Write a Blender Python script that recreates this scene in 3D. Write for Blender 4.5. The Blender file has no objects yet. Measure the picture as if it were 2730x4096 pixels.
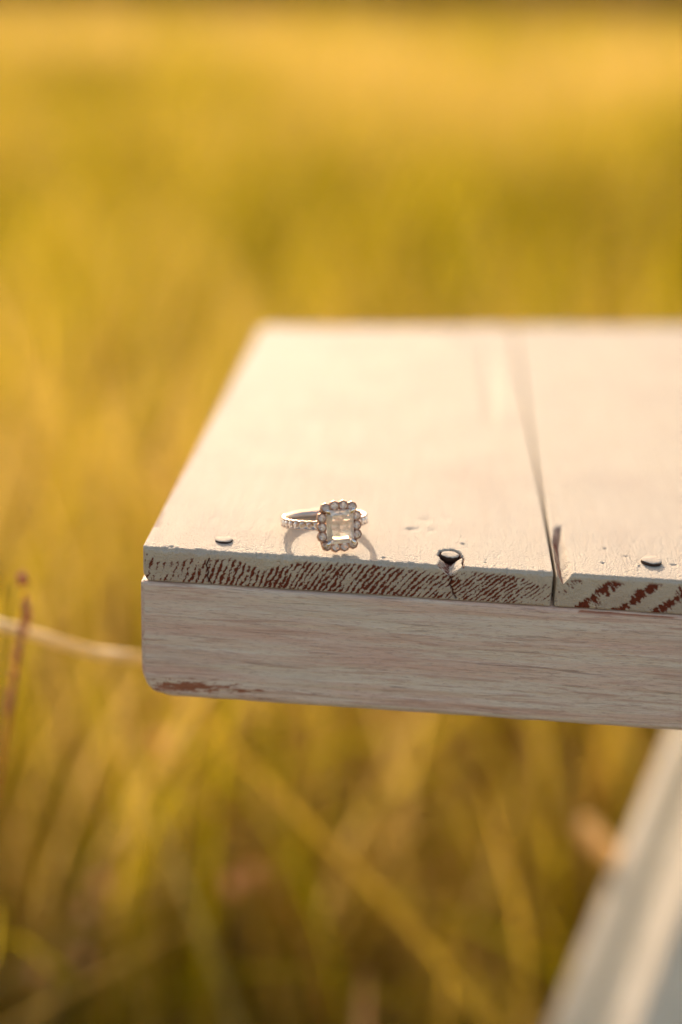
import bpy, math, random
import numpy as np
from mathutils import Vector, Matrix

random.seed(7)
rng = np.random.default_rng(11)
PI = math.pi
R = math.radians
sc = bpy.context.scene
COL = sc.collection
TOP = 0.45                      # height of the bench top above the ground (m)
mm = 0.001

def W(p):                       # bench coordinates in mm (x along the front edge, y away, z up from the top) -> metres
    return Vector((p[0]*mm, p[1]*mm, TOP + p[2]*mm))

# ------------------------------------------------------------------ camera
cam_d = bpy.data.cameras.new('camera'); cam = bpy.data.objects.new('camera', cam_d); COL.objects.link(cam)
sc.camera = cam
yaw, pitch, roll = R(-3.284), R(20.9705), R(2.33126)
f = Vector((math.sin(yaw)*math.cos(pitch), math.cos(yaw)*math.cos(pitch), -math.sin(pitch)))
r_ = Vector((math.cos(yaw), -math.sin(yaw), 0)); u_ = r_.cross(f)
r2 = math.cos(roll)*r_ + math.sin(roll)*u_; u2 = -math.sin(roll)*r_ + math.cos(roll)*u_
cam.matrix_world = Matrix(((r2.x, u2.x, -f.x, 0), (r2.y, u2.y, -f.y, 0), (r2.z, u2.z, -f.z, 0), (0, 0, 0, 1)))
cam.location = W((59.144, -281.966, 119.231))
cam_d.sensor_fit = 'VERTICAL'; cam_d.sensor_height = 36.0; cam_d.lens = 50.0
cam_d.clip_start = 0.01; cam_d.clip_end = 1500
cam_d.dof.use_dof = True; cam_d.dof.focus_distance = 0.3095; cam_d.dof.aperture_fstop = 3.2

# ------------------------------------------------------------------ sky, sun, exposure
SUN_EL, SUN_AZ = 16.5, 12.5      # sun low behind the bench, a little to the left
w = bpy.data.worlds.new('World'); sc.world = w; w.use_nodes = True
nt = w.node_tree; bg = nt.nodes['Background']
sky = nt.nodes.new('ShaderNodeTexSky'); sky.sky_type = 'NISHITA'; sky.sun_disc = False
sky.sun_elevation = R(SUN_EL); sky.sun_rotation = R(-SUN_AZ); sky.dust_density = 3.0; sky.air_density = 1.2
tint = nt.nodes.new('ShaderNodeMix'); tint.data_type = 'RGBA'; tint.blend_type = 'MULTIPLY'; tint.inputs[0].default_value = 1
tint.inputs[7].default_value = (1.0, 0.825, 0.72, 1)      # the photograph's warm white balance
nt.links.new(sky.outputs[0], tint.inputs[6]); nt.links.new(tint.outputs[2], bg.inputs[0]); bg.inputs[1].default_value = 0.15
sd = bpy.data.lights.new('sun', 'SUN'); sun = bpy.data.objects.new('sun', sd); COL.objects.link(sun)
sd.energy = 3.3; sd.angle = R(0.55); sd.color = (1.0, 0.80, 0.585)
sun.location = (0, 0, 5)
S = Vector((-math.sin(R(SUN_AZ))*math.cos(R(SUN_EL)), math.cos(R(SUN_AZ))*math.cos(R(SUN_EL)), math.sin(R(SUN_EL))))
sun.rotation_euler = S.to_track_quat('Z', 'Y').to_euler()
sc.view_settings.view_transform = 'Standard'; sc.view_settings.look = 'None'
sc.view_settings.gamma = 1; sc.view_settings.exposure = 1.0
sc.cycles.use_denoising = True
sc.cycles.max_bounces = 14; sc.cycles.transmission_bounces = 12; sc.cycles.sample_clamp_indirect = 6
sc.cycles.sample_clamp_direct = 40
try: sc.cycles.denoiser = 'OPENIMAGEDENOISE'
except Exception: pass

# ------------------------------------------------------------------ helpers
def link(name, me, mat=None, parent=None, label=None, cat=None, kind=None, group=None):
    o = bpy.data.objects.new(name, me); COL.objects.link(o)
    if mat is not None and me is not None and len(me.materials) == 0:
        for m in (mat if isinstance(mat, (list, tuple)) else [mat]): me.materials.append(m)
    if parent: o.parent = parent
    for k, v in (('label', label), ('category', cat), ('kind', kind), ('group', group)):
        if v: o[k] = v
    return o

def mesh(name, v, fcs, smooth=True, mi=None):
    me = bpy.data.meshes.new(name)
    v = np.asarray(v, dtype=np.float64)
    if isinstance(fcs, np.ndarray):
        n, k = fcs.shape
        me.vertices.add(len(v)); me.vertices.foreach_set('co', v.astype(np.float32).ravel())
        me.loops.add(n*k); me.loops.foreach_set('vertex_index', fcs.astype(np.int32).ravel())
        me.polygons.add(n); me.polygons.foreach_set('loop_start', np.arange(0, n*k, k, dtype=np.int32))
        me.polygons.foreach_set('loop_total', np.full(n, k, dtype=np.int32))
        me.update(calc_edges=True)
    else:
        me.from_pydata([tuple(x) for x in v], [], fcs); me.update()
    if mi is not None: me.polygons.foreach_set('material_index', np.asarray(mi, dtype=np.int32))
    me.polygons.foreach_set('use_smooth', np.full(len(me.polygons), smooth, dtype=bool))
    return me

def hsh(ix, iy, iz, seed):
    h = (ix.astype(np.int64)*374761393 + iy.astype(np.int64)*668265263 + iz.astype(np.int64)*2147483647 + seed*1274126177) & 0xffffffff
    h = ((h ^ (h >> 13))*1274126177) & 0xffffffff
    h = ((h ^ (h >> 16))*2246822519) & 0xffffffff
    return ((h ^ (h >> 15)) & 0xffffff)/float(0xffffff)

def noise(x, y, z=0.0, seed=0):
    x, y, z = np.broadcast_arrays(np.asarray(x, float), np.asarray(y, float), np.asarray(z, float))
    ix, iy, iz = np.floor(x), np.floor(y), np.floor(z)
    fx, fy, fz = x-ix, y-iy, z-iz
    fx, fy, fz = fx*fx*(3-2*fx), fy*fy*(3-2*fy), fz*fz*(3-2*fz)
    ix, iy, iz = ix.astype(np.int64), iy.astype(np.int64), iz.astype(np.int64)
    o = 0
    for a in (0, 1):
        for b in (0, 1):
            for c in (0, 1):
                o = o + hsh(ix+a, iy+b, iz+c, seed)*(fx if a else 1-fx)*(fy if b else 1-fy)*(fz if c else 1-fz)
    return o*2-1

def fbm(x, y, z=0.0, seed=0, oct=3):
    s, a, t = 0, 1.0, 0
    for i in range(oct):
        s = s + a*noise(np.asarray(x)*2**i, np.asarray(y)*2**i, np.asarray(z)*2**i, seed+i*17); t += a; a *= .5
    return s/t

def sstep(a, b, x):
    t = np.clip((x-a)/(b-a), 0, 1); return t*t*(3-2*t)

def box_grid(xs, ys, zs):
    """The six faces of a box as one welded grid."""
    V, F, base = [], [], 0
    def face(A, B, fn, flip):
        nonlocal base
        a, b = np.meshgrid(A, B, indexing='ij'); V.append(fn(a.ravel(), b.ravel()))
        n, m = len(A), len(B); i = np.arange(n*m).reshape(n, m)
        q = np.stack([i[:-1, :-1], i[1:, :-1], i[1:, 1:], i[:-1, 1:]], -1).reshape(-1, 4)
        F.append((q[:, ::-1] if flip else q)+base); base += n*m
    k = lambda c, a: np.full_like(a, c)
    face(xs, ys, lambda a, b: np.c_[a, b, k(zs[-1], a)], False)
    face(xs, ys, lambda a, b: np.c_[a, b, k(zs[0], a)], True)
    face(xs, zs, lambda a, b: np.c_[a, k(ys[0], a), b], False)
    face(xs, zs, lambda a, b: np.c_[a, k(ys[-1], a), b], True)
    face(ys, zs, lambda a, b: np.c_[k(xs[0], a), a, b], True)
    face(ys, zs, lambda a, b: np.c_[k(xs[-1], a), a, b], False)
    V = np.concatenate(V); F = np.concatenate(F)
    key = np.round(V*1e4).astype(np.int64)
    _, idx, inv = np.unique(key, axis=0, return_index=True, return_inverse=True)
    return V[idx], inv.reshape(-1)[F]

def lin(a, b, step):
    return np.linspace(a, b, max(2, int(round(abs(b-a)/step))+1))
def cat(*a):
    o = np.concatenate(a); o = np.unique(np.round(o, 5)); return o

def round_corner(P, ax, ay, cx, cy, sx, sy, Rr):
    """Rounds the edge of P in the plane (ax, ay): the corner square is centred at (cx, cy) and opens towards signs sx, sy."""
    vx = (P[:, ax]-cx)*sx; vy = (P[:, ay]-cy)*sy
    m = (vx > 0) & (vy > 0)
    l2 = np.hypot(vx, vy)+1e-9; k = np.maximum(vx, vy)/l2
    P[m, ax] = (cx+sx*vx*k)[m]; P[m, ay] = (cy+sy*vy*k)[m]

def round_all(P, lo, hi, r):
    C_ = np.clip(P, np.array(lo)+r, np.array(hi)-r); d = P-C_
    l = np.linalg.norm(d, axis=1); mx = np.abs(d).max(axis=1)
    k = np.where(l > 1e-9, mx/np.maximum(l, 1e-9), 1)
    return C_+d*k[:, None]

def fattr(me, name, val):
    a = me.attributes.new(name, 'FLOAT', 'POINT'); a.data.foreach_set('value', np.asarray(val, dtype=np.float32))

# ---- node helpers
def new_mat(name):
    m = bpy.data.materials.new(name); m.use_nodes = True
    return m, m.node_tree, m.node_tree.nodes['Principled BSDF']
def N(t, typ, **kw):
    n = t.nodes.new(typ)
    for k, v in kw.items(): setattr(n, k, v)
    return n
def L(t, a, b): t.links.new(a, b)
def coords(t, scale, which='Object'):
    tc = N(t, 'ShaderNodeTexCoord'); mp = N(t, 'ShaderNodeMapping'); mp.inputs['Scale'].default_value = scale
    L(t, tc.outputs[which], mp.inputs[0]); return mp.outputs[0]
def noise_n(t, vec, scale, detail=3, rough=.5, dist=0):
    n = N(t, 'ShaderNodeTexNoise'); L(t, vec, n.inputs['Vector'])
    n.inputs['Scale'].default_value = scale; n.inputs['Detail'].default_value = detail
    n.inputs['Roughness'].default_value = rough; n.inputs['Distortion'].default_value = dist
    return n.outputs[0]
def ramp(t, src, stops):
    n = N(t, 'ShaderNodeValToRGB'); L(t, src, n.inputs[0]); e = n.color_ramp.elements
    while len(e) < len(stops): e.new(0.5)
    for i, (p, c) in enumerate(stops):
        e[i].position = p; e[i].color = (*c, 1) if len(c) == 3 else c
    return n.outputs[0]
def mix(t, fac, a, b, mode='MIX'):
    n = N(t, 'ShaderNodeMix', data_type='RGBA', blend_type=mode)
    for sock, v in ((n.inputs[0], fac), (n.inputs[6], a), (n.inputs[7], b)):
        if isinstance(v, bpy.types.NodeSocket): L(t, v, sock)
        elif isinstance(v, (int, float)): sock.default_value = v
        else: sock.default_value = (*v, 1)
    return n.outputs[2]
def math_n(t, op, a, b=0.0):
    n = N(t, 'ShaderNodeMath', operation=op)
    for i, v in enumerate((a, b)):
        if isinstance(v, bpy.types.NodeSocket): L(t, v, n.inputs[i])
        else: n.inputs[i].default_value = v
    return n.outputs[0]
def bump(t, h, dist, strength=1.0, prev=None):
    n = N(t, 'ShaderNodeBump'); n.inputs['Distance'].default_value = dist; n.inputs['Strength'].default_value = strength
    L(t, h, n.inputs['Height'])
    if prev is not None: L(t, prev, n.inputs['Normal'])
    return n.outputs[0]
def attr(t, name):
    n = N(t, 'ShaderNodeAttribute'); n.attribute_name = name; return n.outputs['Fac']

PAINT = (0.69, 0.655, 0.585)
BROWN = (0.20, 0.055, 0.030)

def mat_plank():
    """Chalky cream paint over brown wood; attribute wear is 1 where the paint has rubbed off, high too on notch walls painted as shaded."""
    m, t, b = new_mat('chalk_painted_plank')
    o = coords(t, (1, 1, 1))
    st = coords(t, (1, .07, 1))
    tone = noise_n(t, st, 420, 4, .6)
    big = noise_n(t, o, 45, 3)
    c = mix(t, ramp(t, tone, [(.3, (0, 0, 0)), (.75, (1, 1, 1))]), (0.65, 0.60, 0.505), (0.60, 0.53, 0.435))
    c = mix(t, ramp(t, big, [(.45, (0, 0, 0)), (.75, (.55, .55, .55))]), c, (0.53, 0.445, 0.385))
    c = mix(t, ramp(t, noise_n(t, coords(t, (1, .3, 1)), 14, 3), [(.44, (0, 0, 0)), (.66, (.6, .6, .6))]), c, (0.55, 0.49, 0.435))
    speck = noise_n(t, o, 1500, 2)
    c = mix(t, ramp(t, speck, [(.66, (0, 0, 0)), (.74, (.5, .5, .5))]), c, (0.50, 0.42, 0.34))
    wr = attr(t, 'wear_shade')
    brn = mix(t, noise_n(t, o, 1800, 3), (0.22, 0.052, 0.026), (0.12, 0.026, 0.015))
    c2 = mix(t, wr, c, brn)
    L(t, c2, b.inputs['Base Color'])
    rg = N(t, 'ShaderNodeMapRange'); L(t, wr, rg.inputs[0]); rg.inputs[3].default_value = .72; rg.inputs[4].default_value = .8
    L(t, rg.outputs[0], b.inputs['Roughness'])
    b.inputs['Specular IOR Level'].default_value = .17
    n1 = noise_n(t, o, 2300, 2, .6); n2 = noise_n(t, coords(t, (1, .12, 1)), 900, 3)
    nn = bump(t, n1, .0007, .9); nn = bump(t, n2, .00030, .9, nn); nn = bump(t, big, .0008, .6, nn)
    L(t, nn, b.inputs['Normal'])
    return m

def mat_rail():
    """Thin brushed paint with the pink-brown wood showing through in streaks along x."""
    m, t, b = new_mat('brushed_painted_rail')
    o = coords(t, (1, 1, 1))
    s1 = noise_n(t, coords(t, (.05, 1, 1)), 1100, 6, .7, .6)
    s2 = noise_n(t, coords(t, (.06, 1, 1)), 260, 5, .62, .8)
    s3 = noise_n(t, coords(t, (.14, 1, 1)), 3200, 4, .7, .5)
    s4 = noise_n(t, coords(t, (.045, 1, 1)), 900, 4, .6, 1.2)
    c = mix(t, ramp(t, s2, [(.40, (0, 0, 0)), (.62, (1, 1, 1))]), (0.78, 0.69, 0.61), (0.74, 0.545, 0.475))
    c = mix(t, ramp(t, s1, [(.50, (0, 0, 0)), (.64, (.75, .75, .75))]), c, (0.53, 0.335, 0.285))
    c = mix(t, ramp(t, s3, [(.53, (0, 0, 0)), (.66, (.6, .6, .6))]), c, (0.44, 0.31, 0.28))
    c = mix(t, ramp(t, s4, [(.61, (0, 0, 0)), (.67, (.5, .5, .5))]), c, (0.24, 0.14, 0.12))
    gb = noise_n(t, coords(t, (.2, 1, 1)), 90, 3)
    c = mix(t, ramp(t, gb, [(.5, (0, 0, 0)), (.7, (.5, .5, .5))]), c, (0.69, 0.665, 0.60))
    c = mix(t, ramp(t, noise_n(t, coords(t, (.5, 1, 1)), 900, 2), [(.72, (0, 0, 0)), (.76, (.5, .5, .5))]), c, (0.70, 0.67, 0.62))
    wr = attr(t, 'wear_shade')
    brn = mix(t, noise_n(t, o, 700, 3), (0.46, 0.19, 0.11), (0.24, 0.09, 0.06))
    c = mix(t, wr, c, brn)
    L(t, c, b.inputs['Base Color']); b.inputs['Roughness'].default_value = .55
    b.inputs['Specular IOR Level'].default_value = .4
    nn = bump(t, s1, .0004, .7); nn = bump(t, s3, .0002, .8, nn)
    L(t, nn, b.inputs['Normal'])
    return m

def mat_simple(name, col, rough=.6, metal=0, var=.15, scale=300, bm=.0001):
    m, t, b = new_mat(name)
    o = coords(t, (1, 1, 1)); n = noise_n(t, o, scale, 4)
    c = mix(t, n, tuple(x*(1-var) for x in col), tuple(min(1, x*(1+var)) for x in col))
    L(t, c, b.inputs['Base Color']); b.inputs['Roughness'].default_value = rough; b.inputs['Metallic'].default_value = metal
    if bm: L(t, bump(t, noise_n(t, o, scale*4, 2), bm, .6), b.inputs['Normal'])
    return m

M_plank = mat_plank(); M_rail = mat_rail()
M_paint = mat_simple('cream_paint', (0.52, 0.46, 0.39), .85, scale=900, var=.25, bm=.0003)
M_rust = mat_simple('rusty_nail_side', (0.045, 0.022, 0.014), .75, scale=1200)

# ------------------------------------------------------------------ field: ground, grass
def mat_ground():
    m, t, b = new_mat('dry_field_soil')
    o = coords(t, (1, 1, 1))
    c = mix(t, noise_n(t, o, .5, 5), (0.20, 0.13, 0.045), (0.12, 0.095, 0.03))
    c = mix(t, ramp(t, noise_n(t, o, 14, 5), [(.4, (0, 0, 0)), (.7, (1, 1, 1))]), c, (0.26, 0.18, 0.07))
    L(t, c, b.inputs['Base Color']); b.inputs['Roughness'].default_value = .95
    L(t, bump(t, noise_n(t, o, 30, 6), .03), b.inputs['Normal'])
    return m
gx = np.concatenate([-np.geomspace(900, .5, 26), [0], np.geomspace(.5, 900, 26)])
GX, GY = np.meshgrid(gx, gx, indexing='ij')
GZ = -.004 + 0.02*fbm(GX*.8, GY*.8, 0, 5)*(np.hypot(GX, GY) < 60)
gi = np.arange(53*53).reshape(53, 53)
gq = np.stack([gi[:-1, :-1], gi[1:, :-1], gi[1:, 1:], gi[:-1, 1:]], -1).reshape(-1, 4)
link('ground', mesh('ground', np.c_[GX.ravel(), GY.ravel(), GZ.ravel()], gq), mat_ground(), kind='structure')

def mat_grass(name, cols, trans=.55):
    m = bpy.data.materials.new(name); m.use_nodes = True; t = m.node_tree
    t.nodes.clear(); out = N(t, 'ShaderNodeOutputMaterial')
    a = attr(t, 'tone')
    c = ramp(t, a, cols)
    d = N(t, 'ShaderNodeBsdfDiffuse'); tr = N(t, 'ShaderNodeBsdfTranslucent'); gl = N(t, 'ShaderNodeBsdfGlossy')
    L(t, c, d.inputs[0]); L(t, c, tr.inputs[0]); gl.inputs['Roughness'].default_value = .35
    gl.inputs[0].default_value = (.8, .8, .8, 1)
    m1 = N(t, 'ShaderNodeMixShader'); m1.inputs[0].default_value = trans; L(t, d.outputs[0], m1.inputs[1]); L(t, tr.outputs[0], m1.inputs[2])
    m2 = N(t, 'ShaderNodeMixShader'); m2.inputs[0].default_value = .012; L(t, m1.outputs[0], m2.inputs[1]); L(t, gl.outputs[0], m2.inputs[2])
    L(t, m2.outputs[0], out.inputs[0])
    return m
GRASS_RAMP = [(0.0, (0.09, 0.045, 0.012)), (.20, (0.17, 0.125, 0.004)), (.42, (0.33, 0.305, 0.004)),
              (.66, (0.54, 0.42, 0.018)), (.85, (0.61, 0.41, 0.095)), (1.0, (0.74, 0.54, 0.18))]
M_grass = mat_grass('dry_grass', GRASS_RAMP)

def blades(x, y, h, wd, tone, lean, seg=3, seed=3):
    """One tapering bent ribbon per blade; returns verts, quads and the tone of each vertex."""
    g = np.random.default_rng(seed); n = len(x)
    az = g.uniform(0, 2*PI, n); face = g.uniform(0, 2*PI, n)
    ln = lean*g.uniform(.2, 1.6, n)*h
    ts = np.linspace(0, 1, seg+1)
    V = np.zeros((n, seg+1, 2, 3))
    for k, tt in enumerate(ts):
        cx = x+np.cos(az)*ln*tt**2; cy = y+np.sin(az)*ln*tt**2; cz = h*(tt-.12*lean*tt**2)
        ww = wd*(1-tt**1.5*.92)*.5
        V[:, k, 0] = np.c_[cx-np.cos(face)*ww, cy-np.sin(face)*ww, cz]
        V[:, k, 1] = np.c_[cx+np.cos(face)*ww, cy+np.sin(face)*ww, cz]
    b = (np.arange(n)*(seg+1)*2)[:, None]
    F = np.concatenate([np.stack([b+2*k, b+2*k+1, b+2*k+3, b+2*k+2], -1).reshape(-1, 4) for k in range(seg)])
    T = np.repeat(tone, (seg+1)*2)
    return V.reshape(-1, 3), F, T

def field_tone(x, y, g):
    patch = fbm(x*.9+3, y*.45+1, 0, 21, 3)          # broad drifts of greener and of drier grass
    near = fbm(x*5, y*4, 0, 31, 2)
    far = sstep(1.5, 6.5, y)
    spot = np.exp(-(((x-.36)/.22)**2+((y-1.9)/.30)**2)) + .8*np.exp(-(((x-.75)/.25)**2+((y-2.7)/.5)**2))   # brown weedy spots
    return np.clip(.44 + .62*patch + .30*near + .34*far + .03*(y < 1.0) - .24*np.exp(-((x+.5)/.5)**2-((y-1.5)/.8)**2) - .6*spot + g.normal(0, .22, len(x)), 0.02, .98)

Vs, Fs, Ts, off = [], [], [], 0
def add_zone(n, y0, y1, k, spread, hmean, wid, lean, seed, xc=0.0, seg=3, avoid=None):
    global off
    g = np.random.default_rng(seed)
    y = y0+(y1-y0)*g.uniform(0, 1, n)**k
    x = xc+g.uniform(-1, 1, n)*(spread[0]+spread[1]*np.maximum(y, 0)) - .057*y
    if avoid is not None:
        m = ~avoid(x, y); x, y = x[m], y[m]
    n = len(x)
    clump = fbm(x*7, y*7, 0, seed, 2)
    keep = g.uniform(0, 1, n) < .55+.55*clump+.2
    x, y, clump = x[keep], y[keep], clump[keep]; n = len(x)
    h = hmean*(1+.35*clump)*g.uniform(.45, 1.25, n)
    v, f_, t_ = blades(x, y, h, wid*g.uniform(.6, 1.5, n), field_tone(x, y, g), lean, seg, seed+1)
    Vs.append(v); Fs.append(f_+off); Ts.append(t_); off += len(v)
def add_stray():
    global off                      # taller, paler stems standing out of the turf
    g = np.random.default_rng(77); n = 420
    y = g.uniform(.26, 1.0, n); x = .05+g.uniform(-1, 1, n)*(.30+.45*y); m = np.abs(x-.11+.22*(y-.25)) > .05; x, y = x[m], y[m]; n = len(x)
    v, f_, t_ = blades(x, y, g.uniform(.26, .46, n)*np.where(x > -.03, .85, 1), g.uniform(.0025, .007, n), np.clip(g.normal(.60, .12, n), .1, .85), .6, 5, 78)
    Vs.append(v); Fs.append(f_+off); Ts.append(t_); off += len(v)
add_stray()
under = lambda x, y: ((x > -.02) & (x < 1.3) & (y > -.16) & (y < .30)) | ((np.abs(x-.11+.22*(y-.25)) < .06) & (y < 1.0) & (np.sin(x*9000) < .75))
add_zone(14000, .25, 1.5, 1.0, (.55, .45), .29, .0045, .30, 101, .1, 4, under)
add_zone(7000, .24, .9, 1.0, (.55, .45), .13, .0045, .8, 111, .1, 3)
add_zone(42000, 1.4, 5.0, .9, (.5, .42), .27, .0065, .5, 102, .1)
add_zone(60000, 5.0, 30., .85, (.5, .42), .32, .015, .5, 103, .1, 2)
add_zone(15000, -2.2, .25, 1.0, (1.6, 0), .20, .006, .6, 104, .3, 2, lambda x, y: ((x > -.12) & (x < 1.3) & (y > -.62) & (y < .30)) | (np.hypot(x-.06, y+.28) < .45))
g_me = mesh('grass', np.concatenate(Vs), np.concatenate(Fs)); fattr(g_me, 'tone', np.concatenate(Ts))
link('grass', g_me, M_grass, kind='stuff')

# a dark belt of bushes along the far side of the field
def bushes():
    g = np.random.default_rng(55); n = 26000
    x = g.uniform(-26, 26, n); top = .85+.25*fbm(x*.5, 3, 0, 8)
    y = 15.5+g.normal(0, .8, n)+np.clip(.75*x, -5, 9) + .8*fbm(x*.4, 9, 0, 4)
    z = top*g.uniform(0, 1, n)**.8
    s = g.uniform(.05, .13, n)
    d1 = g.normal(0, 1, (n, 3)); d1 /= np.linalg.norm(d1, axis=1)[:, None]
    d2 = np.cross(d1, g.normal(0, 1, (n, 3))); d2 /= np.linalg.norm(d2, axis=1)[:, None]
    c = np.c_[x, y, z]
    v = np.stack([c-d1*s[:, None], c-d2*s[:, None]*.6, c+d1*s[:, None], c+d2*s[:, None]*.6], 1).reshape(-1, 3)
    me = mesh('far_bushes', v, np.arange(n*4).reshape(-1, 4)); fattr(me, 'tone', np.repeat(g.uniform(0, 1, n), 4)); return me
link('far_bushes', bushes(), mat_grass('bush_leaves', [(0, (0.12, 0.065, 0.02)), (1, (0.26, 0.145, 0.045))], .3), kind='stuff')

# ------------------------------------------------------------------ the bench
bench = bpy.data.objects.new('bench', None); COL.objects.link(bench)
bench['label'] = 'cream painted wooden bench with worn plank ends and nail heads, ring on it'
bench['category'] = 'bench'
SC = Matrix.Diagonal((mm, mm, mm, 1))

def put(name, V, F, mat, parent=None, smooth=True, wear_shade=None, mi=None, **kw):
    """A bench part given in bench millimetres."""
    V = np.asarray(V, float)*mm; V[:, 2] += TOP
    me = mesh(name, V, F, smooth, mi)
    if wear_shade is not None: fattr(me, 'wear_shade', wear_shade)
    return link(name, me, mat, parent or bench, **kw)

TH = 7.9          # plank thickness
BACK = lambda x: 208.5+.245*x       # the rear ends are cut slightly askew

def stripes(x, z, plank):
    """Wear on the end grain (0..1): growth rings rubbed through the paint."""
    zz = -z                                   # depth below the top edge
    wob = .42*fbm(x*.8, zz*.8, 0, 3, 2)+.34*fbm(x*3.2, zz*3.2, 0, 9, 3)
    if plank == 0:
        slope = np.interp(x, [0, 10, 24, 40, 58, 68, 92], [.25, .35, .38, .62, .80, 1.05, 1.18])
        ph = (x + slope*(zz-4)+wob)/np.interp(x, [0, 20, 40, 55, 70, 92], [1.5, 1.25, 1.12, 1.45, 1.18, 1.25])
        # integrate the spacing so that the rings do not jump
        per = np.interp(np.linspace(0, 92, 400), [0, 20, 40, 55, 70, 92], [1.5, 1.25, 1.12, 1.45, 1.18, 1.25])
        cum = np.concatenate([[0], np.cumsum(1/per[:-1]*(92/399))])
        ph = np.interp(x+slope*(zz-4)+wob*.9, np.linspace(0, 92, 400), cum)
        s = np.sin(2*PI*ph)*.5+.5
        top = np.interp(x, [0, 7, 11, 14, 20, 23, 27, 31, 36, 42, 46, 52, 60, 64, 72, 80, 87, 90], [1.2, 3.2, 2.0, 2.2, 1.3, 2.6, 3.6, 2.0, 1.0, .7, .8, .9, 1.4, 1.6, 1.0, 1.2, 2.6, 3.5])
        top = top+.35*fbm(x*2.2, 1.3, 0, 12, 2)
        dens = np.interp(x, [0, 5, 9, 12, 20, 60, 84, 88, 90], [-.22, -.30, -.12, .05, .12, .05, .02, -.22, -.4])
        dens = dens-.06+.42*fbm(x*.45, zz*.55, 0, 40, 3)+.62*fbm(x*1.9+zz*.9, zz*1.1, 0, 41, 3)+.30*fbm(x*5, zz*4, 0, 44, 2)
        low = .25*sstep(4.5, 7.5, zz)*(x < 64)
        v = s*.85+dens+low*.6-.55
        wear_shade = sstep(-.04, .10, v)*sstep(top-.35, top+.35, zz)
        wear_shade *= (1-sstep(7.55, 7.85, zz)*.6)
    else:
        ang = x+1.0*zz
        s = np.sin(2*PI*(ang-93.4)/ 8.1 + .9*fbm(x*.25, zz*.3, 0, 7, 2))*.5+.5
        fine = np.sin(2*PI*(x*.55-zz*1.0+1.2*fbm(x*.7, zz*.7, 0, 17, 2))/.85)*.5+.5
        tear = fbm((x+zz)*.55, (x-zz*.9)*2.6, 0, 47, 3)      # the brush dragged across the grain
        v = s*.9-.66+.14*fine-.02+.50*tear+.40*fbm(x*.9, zz*.9, 0, 43, 3)
        v = v-.42*(x+zz < 99.3)
        wear_shade = sstep(-.02, .05, v)*sstep(.8, 1.6, zz+.4*fbm(x, 2, 0, 3))
    return wear_shade

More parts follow.
